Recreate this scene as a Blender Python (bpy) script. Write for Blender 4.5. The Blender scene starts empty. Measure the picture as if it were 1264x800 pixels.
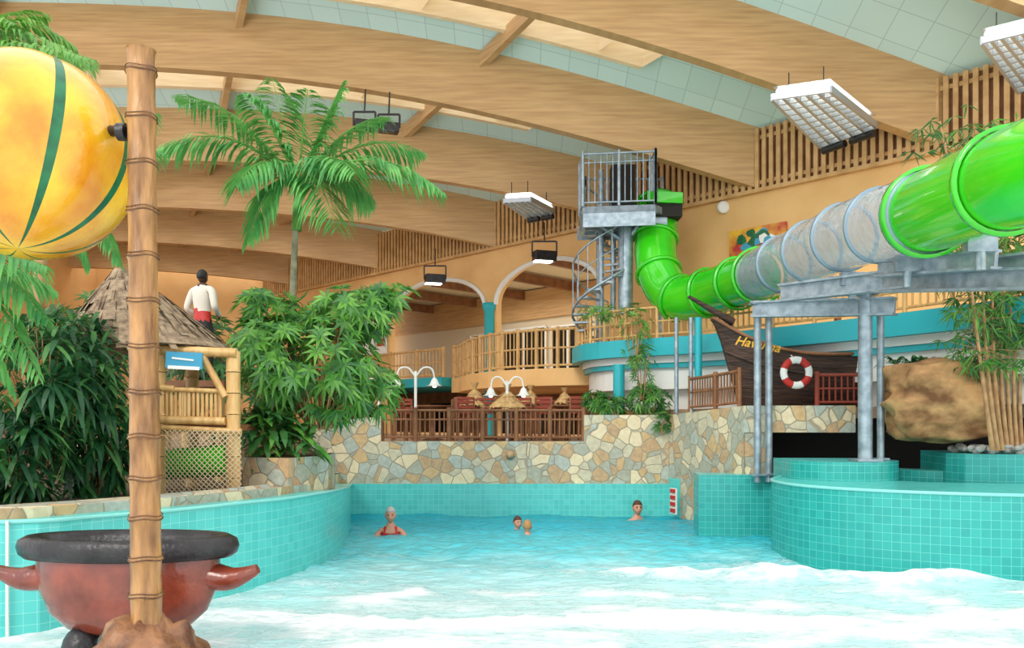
import bpy, math, random
import numpy as np
from mathutils import Vector, Matrix, noise
random.seed(7)
R=random.random
def U(a,b): return a+(b-a)*R()
F=1000.0; CX=632; HY=520; H=1.8
def P(px,py,d): return Vector(((px-CX)*d/F, d, H+(HY-py)*d/F))
def PZ(px,py,z):
    d=(z-H)/(HY-py)*F; return P(px,py,d)
def lin(c):
    return tuple(((x/255)/12.92 if x/255<=0.04045 else ((x/255+0.055)/1.055)**2.4) for x in c)+(1,)
S=bpy.context.scene
try: S.view_settings.view_transform='Standard'
except Exception: pass
for lk in('Medium Contrast','Medium High Contrast'):
    try: S.view_settings.look=lk; break
    except Exception: pass

# ---------------- materials
def mat(name,c,rough=.6,metal=0,c2=None,scale=4,stretch=(1,1,1),bump=0,bscale=None,detail=4,lo=.35,hi=.65,emit=0,spec=.5,coat=0):
    m=bpy.data.materials.new(name); m.use_nodes=True
    n=m.node_tree.nodes; l=m.node_tree.links; b=n['Principled BSDF']
    b.inputs['Base Color'].default_value=lin(c); b.inputs['Roughness'].default_value=rough
    b.inputs['Metallic'].default_value=metal; b.inputs['Specular IOR Level'].default_value=spec
    b.inputs['Coat Weight'].default_value=coat
    if emit:
        b.inputs['Emission Color'].default_value=lin(c); b.inputs['Emission Strength'].default_value=emit
    if c2 or bump:
        tc=n.new('ShaderNodeTexCoord'); mp=n.new('ShaderNodeMapping'); mp.inputs['Scale'].default_value=stretch
        l.new(tc.outputs['Object'],mp.inputs[0])
        t=n.new('ShaderNodeTexNoise'); t.inputs['Scale'].default_value=scale; t.inputs['Detail'].default_value=detail
        l.new(mp.outputs[0],t.inputs['Vector'])
        if c2:
            r=n.new('ShaderNodeValToRGB'); r.color_ramp.elements[0].color=lin(c); r.color_ramp.elements[1].color=lin(c2)
            r.color_ramp.elements[0].position=lo; r.color_ramp.elements[1].position=hi
            l.new(t.outputs[0],r.inputs[0]); l.new(r.outputs[0],b.inputs['Base Color'])
        if bump:
            t2=n.new('ShaderNodeTexNoise'); t2.inputs['Scale'].default_value=bscale or scale*3; t2.inputs['Detail'].default_value=4
            l.new(mp.outputs[0],t2.inputs['Vector'])
            bp=n.new('ShaderNodeBump'); bp.inputs['Strength'].default_value=bump; bp.inputs['Distance'].default_value=.03
            l.new(t2.outputs[0],bp.inputs['Height']); l.new(bp.outputs[0],b.inputs['Normal'])
    return m
def tilemat(name,c1,c2,mortar,size=.1,mk=.04,rough=.25):
    m=bpy.data.materials.new(name); m.use_nodes=True
    n=m.node_tree.nodes; l=m.node_tree.links; b=n['Principled BSDF']; b.inputs['Roughness'].default_value=rough
    uv=n.new('ShaderNodeUVMap'); uv.uv_map='UVMap'
    br=n.new('ShaderNodeTexBrick'); br.offset=0; br.inputs['Scale'].default_value=1
    br.inputs['Color1'].default_value=lin(c1); br.inputs['Color2'].default_value=lin(c2); br.inputs['Mortar'].default_value=lin(mortar)
    br.inputs['Mortar Size'].default_value=size*mk; br.inputs['Brick Width'].default_value=size; br.inputs['Row Height'].default_value=size
    l.new(uv.outputs[0],br.inputs['Vector']); l.new(br.outputs['Color'],b.inputs['Base Color'])
    bp=n.new('ShaderNodeBump'); bp.inputs['Strength'].default_value=.3; bp.inputs['Distance'].default_value=.004; bp.invert=True
    l.new(br.outputs['Fac'],bp.inputs['Height']); l.new(bp.outputs[0],b.inputs['Normal'])
    return m
def stonemat(name):
    m=bpy.data.materials.new(name); m.use_nodes=True
    n=m.node_tree.nodes; l=m.node_tree.links; b=n['Principled BSDF']; b.inputs['Roughness'].default_value=.75
    tc=n.new('ShaderNodeTexCoord'); 
    nz=n.new('ShaderNodeTexNoise'); nz.inputs['Scale'].default_value=2.0; l.new(tc.outputs['Object'],nz.inputs['Vector'])
    mx=n.new('ShaderNodeMixRGB'); mx.inputs[0].default_value=.12; l.new(tc.outputs['Object'],mx.inputs[1]); l.new(nz.outputs['Color'],mx.inputs[2])
    v=n.new('ShaderNodeTexVoronoi'); v.inputs['Scale'].default_value=5.0; l.new(mx.outputs[0],v.inputs['Vector'])
    ve=n.new('ShaderNodeTexVoronoi'); ve.feature='DISTANCE_TO_EDGE'; ve.inputs['Scale'].default_value=5.0; l.new(mx.outputs[0],ve.inputs['Vector'])
    sep=n.new('ShaderNodeSeparateColor'); l.new(v.outputs['Color'],sep.inputs[0])
    r=n.new('ShaderNodeValToRGB'); e=r.color_ramp.elements; e[0].color=lin((168,168,150)); e[0].position=0; e[1].color=lin((218,198,162)); e[1].position=1
    for p,c in((.2,(200,190,162)),(.4,(202,170,124)),(.55,(174,180,168)),(.7,(224,206,170)),(.85,(190,158,120))):
        x=e.new(p); x.color=lin(c)
    r.color_ramp.interpolation='CONSTANT'; l.new(sep.outputs[0],r.inputs[0])
    n2=n.new('ShaderNodeTexNoise'); n2.inputs['Scale'].default_value=14; n2.inputs['Detail'].default_value=5; l.new(tc.outputs['Object'],n2.inputs['Vector'])
    m2=n.new('ShaderNodeMixRGB'); m2.blend_type='OVERLAY'; m2.inputs[0].default_value=.4; l.new(r.outputs[0],m2.inputs[1]); l.new(n2.outputs['Fac'],m2.inputs[2])
    th=n.new('ShaderNodeMapRange'); th.inputs[1].default_value=.015; th.inputs[2].default_value=.04; l.new(ve.outputs['Distance'],th.inputs[0])
    m3=n.new('ShaderNodeMixRGB'); m3.inputs[1].default_value=lin((164,152,130)); l.new(th.outputs[0],m3.inputs[0]); l.new(m2.outputs[0],m3.inputs[2])
    l.new(m3.outputs[0],b.inputs['Base Color'])
    bp=n.new('ShaderNodeBump'); bp.inputs['Strength'].default_value=.6; bp.inputs['Distance'].default_value=.02; l.new(th.outputs[0],bp.inputs['Height']); l.new(bp.outputs[0],b.inputs['Normal'])
    return m
def leafmat(name,c,c2):
    m=mat(name,c,.45,c2=c2,scale=3,lo=.3,hi=.7)
    n=m.node_tree.nodes; l=m.node_tree.links; b=n['Principled BSDF']; out=n['Material Output']
    t=n.new('ShaderNodeBsdfTranslucent'); t.inputs[0].default_value=lin(c2)
    mx=n.new('ShaderNodeMixShader'); mx.inputs[0].default_value=.3
    l.new(b.outputs[0],mx.inputs[1]); l.new(t.outputs[0],mx.inputs[2]); l.new(mx.outputs[0],out.inputs[0])
    return m
m_beam=mat('glulam_wood',(182,142,94),.5,c2=(212,174,122),scale=3,stretch=(.4,.4,7),detail=7,lo=.25,hi=.75)
m_curb=mat('pale_wood',(232,206,160),.5,c2=(242,220,178),scale=3,stretch=(.6,.6,6))
m_panel=tilemat('acoustic_panel',(208,236,230),(200,230,224),(172,200,196),.6,.012,.7)
m_wall=mat('peach_plaster',(224,178,114),.8,c2=(234,190,128),scale=1.2)
m_slat=mat('slat_wood',(190,146,90),.6,c2=(214,172,116),scale=4)
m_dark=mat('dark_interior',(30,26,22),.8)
m_tile=tilemat('turquoise_tile',(90,202,196),(78,190,184),(132,214,206),.1,.03)
m_tile2=tilemat('teal_tile',(46,166,158),(38,154,148),(92,192,184),.1,.03)
m_stone=stonemat('flagstone')
m_turq=mat('turquoise_paint',(36,172,182),.4)
m_white=mat('white_paint',(232,232,226),.5)
m_cream=mat('cream_plaster',(222,208,180),.8)
m_bamb=mat('bamboo',(108,70,36),.36,c2=(190,142,86),scale=1.5,stretch=(9,9,1.8),detail=9,bump=.4,lo=.3,hi=.7)
m_bambl=mat('light_bamboo',(192,148,88),.45,c2=(218,180,118),scale=3,stretch=(5,5,1))
m_brown=mat('brown_wood',(116,74,44),.6,c2=(146,98,62),scale=4)
m_node=mat('bamboo_node',(78,50,28),.7,c2=(116,80,48),scale=12)
m_steel=mat('galvanised_steel',(132,148,158),.4,.5,c2=(168,182,190),scale=8)
m_green=mat('green_fibreglass',(34,172,16),.15,c2=(60,202,26),scale=.8,coat=.6)
m_dgreen=mat('dark_green_paint',(8,84,50),.35,c2=(22,112,66),scale=9)
m_yellow=mat('yellow_paint',(214,130,14),.25,c2=(242,188,38),scale=2.2,bump=.25,bscale=16,coat=.5,detail=7)
m_rust=mat('terracotta_paint',(104,42,28),.25,c2=(140,64,44),scale=5,bump=.3,bscale=12,coat=.5)
m_black=mat('black_paint',(22,20,22),.35,c2=(42,40,42),scale=8,bump=.3)
m_rock=mat('brown_rock',(116,76,42),.8,c2=(208,160,106),scale=2.6,stretch=(1,1,1.6),bump=.7,bscale=6,detail=9,lo=.36,hi=.64)
m_rockr=mat('reddish_rock',(92,56,36),.45,c2=(160,112,74),scale=5,bump=1,bscale=9)
m_thatch=mat('thatch',(112,92,72),.9,c2=(170,148,120),scale=10,bump=.5)
m_straw=mat('straw',(186,148,92),.9,c2=(212,178,122),scale=12)
m_rope=mat('rope',(200,184,150),.9)
m_red=mat('red_paint',(190,40,30),.5); m_chair=mat('chair_fabric',(150,66,50),.7)
m_floor=mat('terrace_floor',(150,120,95),.7,c2=(170,140,112),scale=3)
m_soil=mat('soil',(70,55,40),.9,c2=(95,75,52),scale=5)
m_win=mat('dark_glass',(28,34,36),.1)
m_hull=mat('hull_wood',(44,30,25),.6,c2=(84,60,46),scale=2.5,stretch=(1,1,10),bump=.5)
m_gold=mat('gold_paint',(225,168,30),.4)
m_blue=mat('blue_sign',(60,150,185),.4)
m_ring=mat('joint_ring',(128,152,166),.35,.2)
m_skin=mat('skin',(208,146,118),.5); m_grey=mat('grey_hair',(186,180,176),.7); m_bhair=mat('brown_hair',(82,54,36),.7); m_blond=mat('blond_hair',(176,130,80),.7); m_blk=mat('black_hair',(22,20,20),.6)
m_eye=mat('eye_dark',(30,24,22),.3); m_lip=mat('lip',(160,75,68),.5); m_shirt=mat('white_cloth',(220,212,198),.8); m_swim=mat('red_swimsuit',(190,40,36),.7)
m_lamp=mat('lamp_glow',(255,250,238),.5,emit=3)
m_grille=mat('lamp_grille',(176,182,186),.3,.6)
L1=leafmat('leaf_bright',(52,122,44),(124,182,74)); L2=leafmat('leaf_dark',(16,58,36),(46,106,60)); L3=leafmat('leaf_palm',(40,122,62),(116,188,96)); L4=leafmat('leaf_mid',(36,92,46),(92,148,76))
m_trunk=mat('palm_trunk',(112,112,88),.8,c2=(150,148,120),scale=9)
m_stem=mat('stem',(160,118,76),.7,c2=(190,150,104),scale=8)
def clearmat():
    m=bpy.data.materials.new('clear_acrylic'); m.use_nodes=True
    n=m.node_tree.nodes; l=m.node_tree.links; out=n['Material Output']
    t=n.new('ShaderNodeBsdfTransparent'); t.inputs[0].default_value=(.95,.97,.99,1)
    g=n.new('ShaderNodeBsdfPrincipled'); g.inputs['Base Color'].default_value=lin((198,212,222)); g.inputs['Roughness'].default_value=.04; g.inputs['Specular IOR Level'].default_value=1.0; g.inputs['Coat Weight'].default_value=1
    tc=n.new('ShaderNodeTexCoord'); nz=n.new('ShaderNodeTexNoise'); nz.inputs['Scale'].default_value=4; nz.inputs['Detail'].default_value=3; l.new(tc.outputs['Object'],nz.inputs['Vector'])
    bp=n.new('ShaderNodeBump'); bp.inputs['Strength'].default_value=.5; bp.inputs['Distance'].default_value=.1; l.new(nz.outputs[0],bp.inputs['Height']); l.new(bp.outputs[0],g.inputs['Normal'])
    fr=n.new('ShaderNodeLayerWeight'); fr.inputs[0].default_value=.35
    mr=n.new('ShaderNodeMapRange'); mr.inputs[3].default_value=.18; mr.inputs[4].default_value=.9; l.new(fr.outputs['Facing'],mr.inputs[0])
    mx=n.new('ShaderNodeMixShader'); l.new(mr.outputs[0],mx.inputs[0]); l.new(t.outputs[0],mx.inputs[1]); l.new(g.outputs[0],mx.inputs[2]); l.new(mx.outputs[0],out.inputs[0])
    return m
m_clear=clearmat()

# ---------------- mesh builder
class M:
    def __init__(s,name,mats): s.name=name; s.mats=mats if isinstance(mats,list) else [mats]; s.v=[]; s.f=[]; s.m=[]; s.s=[]; s.uv=[]
    def add(s,vs,fs,mi=0,sm=False,uvs=None):
        o=len(s.v); s.v+= [tuple(v) for v in vs]
        for k,f in enumerate(fs):
            s.f.append([o+i for i in f]); s.m.append(mi); s.s.append(sm); s.uv.append(uvs[k] if uvs else None)
    def box(s,c,sz,mi=0,rz=0):
        c=Vector(c); ca,sa=math.cos(rz),math.sin(rz); vs=[]
        for z in(-.5,.5):
            for x,y in((-.5,-.5),(.5,-.5),(.5,.5),(-.5,.5)):
                X=x*sz[0];Y=y*sz[1]; vs.append((c.x+X*ca-Y*sa,c.y+X*sa+Y*ca,c.z+z*sz[2]))
        s.add(vs,[(0,3,2,1),(4,5,6,7),(0,1,5,4),(1,2,6,5),(2,3,7,6),(3,0,4,7)],mi)
    def bar(s,a,b,w,h,mi=0):
        a=Vector(a);b=Vector(b);t=(b-a).normalized(); up=Vector((0,0,1))
        if abs(t.z)>.95: up=Vector((0,1,0))
        x=t.cross(up).normalized()*w/2; y=x.cross(t).normalized()*h/2; vs=[]
        for p in(a,b):
            for i,j in((-1,-1),(1,-1),(1,1),(-1,1)): vs.append(p+x*i+y*j)
        s.add(vs,[(0,3,2,1),(4,5,6,7),(0,1,5,4),(1,2,6,5),(2,3,7,6),(3,0,4,7)],mi)
    def tube(s,pts,rad,seg=8,mi=0,cap=True,sm=True):
        pts=[Vector(p) for p in pts]; n=len(pts)
        if not hasattr(rad,'__len__'): rad=[rad]*n
        ref=None; vs=[]
        for i,p in enumerate(pts):
            t=(pts[min(i+1,n-1)]-pts[max(i-1,0)]).normalized()
            if ref is None: ref=Vector((0,0,1)) if abs(t.z)<.9 else Vector((0,1,0))
            x=t.cross(ref).normalized(); y=x.cross(t).normalized(); ref=y
            for k in range(seg):
                a=2*math.pi*k/seg; vs.append(p+(x*math.cos(a)+y*math.sin(a))*rad[i])
        fs=[(i*seg+k,i*seg+(k+1)%seg,(i+1)*seg+(k+1)%seg,(i+1)*seg+k) for i in range(n-1) for k in range(seg)]
        s.add(vs,fs,mi,sm)
        if cap:
            s.add(vs[:seg],[tuple(range(seg))[::-1]],mi); s.add(vs[-seg:],[tuple(range(seg))],mi)
    def lathe(s,prof,c,seg=32,mi=0,mx=None,mfun=None,warp=None):
        c=Vector(c); vs=[]
        for r,z in prof:
            for k in range(seg):
                a=2*math.pi*k/seg; p=Vector((r*math.cos(a),r*math.sin(a),z))
                if warp: p=warp(p)
                if mx: p=mx@p
                vs.append(c+p)
        o=len(s.v); s.v+=[tuple(v) for v in vs]
        for i in range(len(prof)-1):
            for k in range(seg):
                s.f.append([o+i*seg+k,o+i*seg+(k+1)%seg,o+(i+1)*seg+(k+1)%seg,o+(i+1)*seg+k]); s.m.append(mfun(i,k) if mfun else mi); s.s.append(True); s.uv.append(None)
    def ball(s,c,r,mi=0,seg=12,warp=None,mx=None):
        r=(r,r,r) if not hasattr(r,'__len__') else r
        prof=[(math.sin(math.pi*i/ (seg//2+2)),-math.cos(math.pi*i/(seg//2+2))) for i in range(seg//2+3)]
        def w(p):
            q=Vector((p.x*r[0],p.y*r[1],p.z*r[2])); return warp(q) if warp else q
        s.lathe(prof,c,seg,mi,mx=mx,warp=w)
    def prism(s,poly,z0,z1,mi=0,top=None,bottom=True):
        n=len(poly); z0=z0 if hasattr(z0,'__len__') else [z0]*n; z1=z1 if hasattr(z1,'__len__') else [z1]*n
        top=mi if top is None else top; u=0
        for i in range(n):
            j=(i+1)%n; L=math.hypot(poly[j][0]-poly[i][0],poly[j][1]-poly[i][1])
            s.add([(*poly[i],z0[i]),(*poly[j],z0[j]),(*poly[j],z1[j]),(*poly[i],z1[i])],[(0,1,2,3)],mi,False,[[(u,z0[i]),(u+L,z0[j]),(u+L,z1[j]),(u,z1[i])]])
            u+=L
        s.add([(*poly[i],z1[i]) for i in range(n)],[tuple(range(n))],top,False,[[tuple(p) for p in poly]])
        if bottom: s.add([(*poly[i],z0[i]) for i in range(n)],[tuple(range(n))[::-1]],mi,False,[[tuple(p) for p in poly[::-1]]])
    def leaf(s,p,d,L,w,mi=0,droop=.2,n=None):
        d=d.normalized(); side=d.cross(n or Vector((0,0,1)))
        if side.length<.1: side=Vector((1,0,0))
        side=side.normalized()*w/2; a=p+d*L*.4+Vector((0,0,-droop*L*.15)); e=p+d*L+Vector((0,0,-droop*L))
        s.add([p,a+side,e,a-side],[(0,1,2),(0,2,3)],mi)
    def frond(s,a,c,b,nl,ll,w,mi=0,rmi=None,r=.012,droop=.5):
        a=Vector(a);b=Vector(b);c=Vector(c)
        q=lambda t:a*(1-t)**2+c*2*t*(1-t)+b*t*t
        s.tube([q(i/8) for i in range(9)],[r*(1-.8*i/8) for i in range(9)],5,mi if rmi is None else rmi,False)
        for i in range(nl):
            t=.12+.88*i/nl; p=q(t); tg=(q(min(1,t+.02))-q(t-.02)).normalized(); sd=tg.cross(Vector((0,0,1)))
            if sd.length<.05: sd=Vector((1,0,0))
            sd.normalize(); k=math.sin(math.pi*min(1,(t*.85+.15)))**.6*ll
            for sg in(-1,1):
                d=(sd*sg*U(.8,1)+tg*U(.5,.8)+Vector((0,0,U(-.35,.15))))
                s.leaf2(p,d.normalized(),k*U(.85,1.1),w,mi,droop)
    def leaf2(s,p,d,L,w,mi,droop):
        side=d.cross(Vector((0,0,1)))
        if side.length<.1: side=Vector((0,1,0))
        side=side.normalized()*w/2; z=Vector((0,0,-1))
        a=p+d*L*.35+z*droop*L*.08; b=p+d*L*.7+z*droop*L*.32; e=p+d*L*.95+z*droop*L*.75
        s.add([p,a+side,a-side,b+side*.8,b-side*.8,e],[(0,1,2),(1,3,4,2),(3,5,4)],mi)
    def done(s,parent=None,bevel=0):
        me=bpy.data.meshes.new(s.name); me.from_pydata(s.v,[],s.f)
        for m in s.mats: me.materials.append(m)
        me.polygons.foreach_set('material_index',s.m); me.polygons.foreach_set('use_smooth',s.s)
        if any(u is not None for u in s.uv):
            ul=me.uv_layers.new(name='UVMap'); d=[]
            for f,u in zip(s.f,s.uv):
                d+= [c for q in (u if u else [(0,0)]*len(f)) for c in q]
            ul.data.foreach_set('uv',d)
        me.update(); o=bpy.data.objects.new(s.name,me); S.collection.objects.link(o)
        if bevel:
            b=o.modifiers.new('bevel','BEVEL'); b.width=bevel; b.segments=2; b.limit_method='ANGLE'
        if parent: o.parent=parent
        return o
def smooth(pts,n=6):
    pts=[Vector(p) for p in pts]; out=[]
    for i in range(len(pts)-1):
        p0=pts[max(i-1,0)];p1=pts[i];p2=pts[i+1];p3=pts[min(i+2,len(pts)-1)]
        for k in range(n):
            t=k/n; out.append(.5*((2*p1)+(p2-p0)*t+(2*p0-5*p1+4*p2-p3)*t*t+(3*p1-p0-3*p2+p3)*t**3))
    return out+[pts[-1]]
def rail(m,path,h,sp,r,mi,z_off=0,low=.08,mid=None,postr=None):
    for i in range(len(path)-1):
        a=Vector(path[i]);b=Vector(path[i+1])
        m.tube([a+Vector((0,0,h)),b+Vector((0,0,h))],r*1.5,6,mi); m.tube([a+Vector((0,0,low)),b+Vector((0,0,low))],r*1.2,6,mi)
        if mid: m.tube([a+Vector((0,0,mid)),b+Vector((0,0,mid))],r,6,mi)
        n=max(1,int((b-a).length/sp))
        for k in range(n):
            p=a.lerp(b,k/n); m.tube([p+Vector((0,0,low)),p+Vector((0,0,h))],r*.8,5,mi)
        m.tube([a,a+Vector((0,0,h+.06))],postr or r*2,6,mi)
    a=Vector(path[-1]); m.tube([a,a+Vector((0,0,h+.06))],postr or r*2,6,mi)

# ---------------- beams + roof
bd=[(12.0,None),
 (14.76,[(1168,183),(1090,158),(1020,131),(900,92),(760,44),(600,2),(450,-22),(200,-42),(-100,-48),(-450,-40)]),
 (17.3,[(938,235),(800,195),(700,166),(600,141),(500,120),(420,107),(300,95),(200,88),(100,82),(0,78),(-150,78)]),
 (20.0,[(762,272),(700,256),(600,235),(500,218),(400,208),(300,203),(200,200),(0,200),(-100,202)]),
 (22.9,[(619,308),(500,284),(430,273),(300,262),(195,257),(0,255),(-50,256)]),
 (26.9,[(473,334),(400,320),(300,308),(195,301),(50,298)]),
 (31.0,[(361,352),(300,343),(195,335),(60,330)])]
curves=[]
for d,pts in bd:
    if pts:
        w=[P(a,b,d) for a,b in pts]; c=np.polyfit([p.x for p in w],[p.z for p in w],4 if len(pts)>6 else 2)
        x0=min(p.x for p in w); x1=22.6-d; curves.append((d,c,x0,x1,0))
    else: curves.append((d,None,-13,22.6-d,0))
d1,c1,xa,xb,_=curves[1]; curves[0]=(12.0,c1,xa+2.76,22.6-12.0,2.76)
def zlow(i,x):
    d,c,x0,x1,sh=curves[i]; x=max(x,x0); return float(np.polyval(c,x-sh))
BH=1.3; XL=-17
for i,(d,c,x0,x1,sh) in enumerate(curves):
    m=M('ceiling_beam',[m_beam]); N=48; vs=[]
    for k in range(N+1):
        x=XL+(x1-XL)*k/N; z=zlow(i,x)
        for y,zz in((-.13,0),(.13,0),(.13,BH),(-.13,BH)): vs.append((x,d+y,z+zz))
    fs=[]
    for k in range(N):
        for j in range(4): fs.append((k*4+j,k*4+(j+1)%4,k*4+4+(j+1)%4,k*4+4+j))
    fs+=[(0,3,2,1),(N*4,N*4+1,N*4+2,N*4+3)]
    m.add(vs,fs,0); m.done()
roof=M('ceiling',[m_panel,m_curb,m_white,m_beam])
for i in range(len(curves)-1):
    N=26
    def Q(u,v,up=0,i=i):
        a=curves[i];b=curves[i+1]
        xA=XL+(a[3]-XL)*u; xB=XL+(b[3]-XL)*u
        return Vector((xA+(xB-xA)*v, a[0]+(b[0]-a[0])*v,(zlow(i,xA)*(1-v)+zlow(i+1,xB)*v)+BH-.06+up))
    def quad(u0,u1,v0,v1,mi,up=0):
        p=[Q(u0,v0,up),Q(u1,v0,up),Q(u1,v1,up),Q(u0,v1,up)]
        roof.add(p,[(0,1,2,3)],mi,False,[[(q.x,q.y) for q in p]])
    V0,V1=.1,.64
    for k in range(N):
        u0=k/N;u1=(k+1)/N
        quad(u0,u1,0,V0,0); quad(u0,u1,V1,1,0)
        op=(k<N-4) 
        if not op: quad(u0,u1,V0,V1,0)
        else:
            hgt=.36
            for v in(V0,V1):
                p=[Q(u0,v,-.16),Q(u1,v,-.16),Q(u1,v,hgt),Q(u0,v,hgt)]; roof.add(p,[(0,1,2,3)],1)
                vv=v+(.03 if v==V1 else -.03)
                p=[Q(u0,v,-.16),Q(u1,v,-.16),Q(u1,vv,-.16),Q(u0,vv,-.16)]; roof.add(p,[(0,1,2,3)],1)
                p=[Q(u0,vv,-.16),Q(u1,vv,-.16),Q(u1,vv,0),Q(u0,vv,0)]; roof.add(p,[(0,1,2,3)],1)
            roof.bar(Q(u0,V0,hgt),Q(u0,V1,hgt),.05,.07,2)
            if k%4==1:
                p=[Q(u0,V0,-.1),Q(u0,V1,-.1),Q(u0,V1,hgt),Q(u0,V0,hgt)]; roof.add(p,[(0,1,2,3)],1)
    u=(N-4)/N; p=[Q(u,V0,-.16),Q(u,V1,-.16),Q(u,V1,.36),Q(u,V0,.36)]; roof.add(p,[(0,1,2,3)],1)
    for k in(1,7,13,19):
        u=k/N; roof.bar(Q(u,0,-.18),Q(u,1,-.18),.14,.3,3)
roof.done()

# ---------------- diagonal wall
WO=Vector((7.9,14.7,0)); WX=Vector((-.70711,.70711,0)); WN=Vector((.70711,.70711,0))
def W(s,z,n=0): return WO+WX*s+WN*n+Vector((0,0,z))
def ws(px): return (22.6/(1+(px-CX)/1000)-14.7)/.70711
WR=math.radians(135)
cu=bpy.data.curves.new('wall_right','CURVE'); cu.dimensions='2D'; cu.fill_mode='BOTH'; cu.extrude=.1
def spl(pts):
    s=cu.splines.new('POLY'); s.points.add(len(pts)-1)
    for p,q in zip(s.points,pts): p.co=(q[0],q[1],0,1)
    s.use_cyclic_u=True
spl([(-12,-.5),(30,-.5),(30,8.0),(-12,8.0)])
def archhole(s0,s1,z0,zs,rise):
    c=(s0+s1)/2;r=(s1-s0)/2; pts=[(s0,z0),(s1,z0)]+[(c+r*math.cos(a),zs+rise*math.sin(a)) for a in [math.pi*k/24 for k in range(25)]]
    spl(pts)
A1=(7.9,11.7);A2=(12.15,16.7)
archhole(*A1,1.45,5.1,1.0); archhole(*A2,1.45,5.1,1.0); archhole(17.6,20.5,1.45,4.6,.8)
co=bpy.data.objects.new('tmpwall',cu); S.collection.objects.link(co)
dg=bpy.context.evaluated_depsgraph_get(); me=bpy.data.meshes.new_from_object(co.evaluated_get(dg)); bpy.data.objects.remove(co)
wo=bpy.data.objects.new('wall_right',me); S.collection.objects.link(wo); me.materials.clear(); me.materials.append(m_wall)
wo.matrix_world=Matrix(((WX.x,0,WN.x,WO.x),(WX.y,0,WN.y,WO.y),(0,1,0,0),(0,0,0,1)))
tr=M('trim_1',[m_white,m_turq])
for s0,s1 in(A1,A2):
    c=(s0+s1)/2;r=(s1-s0)/2
    tr.tube([W(c+(r)*math.cos(math.pi*k/24),5.1+1.0*math.sin(math.pi*k/24),-.13) for k in range(25)],.07,6,0)
tr.done()
cl=M('turquoise_column',[m_turq])
cl.lathe([(.15,1.4),(.15,4.9),(.2,5.0),(.22,5.15),(0,5.15)],W(11.92,0,-.15),20,0)
cl.done()
sl=M('wall_slats',[m_slat,m_brown])
s=-9
while s<25:
    sl.box(W(s,7.35,-.2),(.085,.05,1.28),0,WR); s+=.16
for z in(6.85,7.8): sl.bar(W(-9,z,-.15),W(25,z,-.15),.05,.08,0)
sl.bar(W(-9,6.68,-.16),W(25,6.68,-.16),.14,.08,0)
sl.done()
bk=M('trim_2',[m_brown]); bk.bar(W(-9,7.35,-.12),W(25,7.35,-.12),.02,1.2,0); bk.done()
it=M('wall_back',[m_cream,m_win,m_white,m_brown,m_beam])
it.bar(W(4,4.7,4.6),W(24,4.7,4.6),.1,3.6,0)
it.bar(W(4,1.9,3.2),W(24,1.9,3.2),.1,2.2,3)
it.bar(W(4,6.45,2.4),W(24,6.45,2.4),4.6,.1,0)
it.bar(W(4,5.85,4.5),W(24,5.85,4.5),.2,1.0,4)
for k in range(7):
    it.bar(W(5+k*2.5,6.2,.3),W(5+k*2.5,6.2,4.5),.14,.3,3)
for s0,s1,z0,z1 in((8.2,9.9,3.1,5.0),(10.3,11.3,3.3,5.0),(12.3,13.7,3.5,5.0),(14.0,16.1,3.1,5.05),(16.5,17.8,3.1,5.0)):
    it.bar(W(s0,(z0+z1)/2,4.5),W(s1,(z0+z1)/2,4.5),.06,z1-z0,1)
    for e in(s0,(s0+s1)/2,s1): it.bar(W(e,z0,4.45),W(e,z1,4.45),.07,.07,2)
    it.bar(W(s0,z1,4.45),W(s1,z1,4.45),.07,.07,2)
for s0 in(9,11.5,14,17): it.bar(W(s0,1.9,3.1),W(s0+1.5,1.9,3.1),.06,1.1,1)
it.done()
fl=M('balcony',[m_wall,m_turq,m_bambl,m_cream])
pth=[(6.6+i*.55, -1.7*math.sin(math.pi*min(1,(i+1.5)/14))) for i in range(14)]
poly=[tuple(W(a,0,b)[:2]) for a,b in pth]+[tuple(W(13.8,0,4.5)[:2]),tuple(W(6.6,0,4.5)[:2])]
fl.prism(poly,2.66,3.08,0,3)
rail(fl,[W(a,3.08,b+.08) for a,b in pth],.95,.13,.025,2,mid=.5)
q=[tuple(W(a,0,b)[:2]) for a,b in((13.8,-.35),(22,-.35),(22,4.5),(13.8,4.5))]
fl.prism(q,2.85,3.12,1,3)
rail(fl,[W(13.8+k*1.3,3.12,-.28) for k in range(7)],.85,.15,.025,2,mid=.45)
fl.done()
wi=M('wall_mural',[mat('mural_paint',(180,44,50),.5,c2=(230,180,50),scale=2.5,detail=3),m_blue,m_dgreen,m_white])
s0,s1=ws(975),ws(905)
wi.bar(W(s0,1.8+.222*17.2,-.14),W(s1,1.8+.222*17.2,-.14),.05,.62,0)
for k in range(16):
    a=U(s0+.15,s1-.15); z=5.62+U(-.22,.22)
    pts=[W(a+.16*U(.5,1)*math.cos(t*.9),z+.13*U(.5,1)*math.sin(t*.9),-.172-.0005*k) for t in range(7)]
    wi.add(pts,[tuple(range(7))],1+k%3)
wi.done()
sp=M('wall_speaker',[m_white]); sp.lathe([(0,-.06),(.13,-.06),(.14,0),(.1,.03),(0,.03)],W(ws(898),1.8+.262*17.9,-.16),20,0,mx=Matrix.Rotation(math.radians(90),3,'X')); sp.done()
po=M('notice_board',[m_white,m_red,m_gold]); a,b=ws(482),ws(452)
po.bar(W(a,4.6,-.14),W(b,4.6,-.14),.04,1.15,0); po.bar(W(a+.15,4.9,-.165),W(b-.9,4.9,-.165),.01,.3,2); po.bar(W(a+.15,4.4,-.165),W(a+.5,4.4,-.165),.01,.25,1); po.done()

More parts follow.
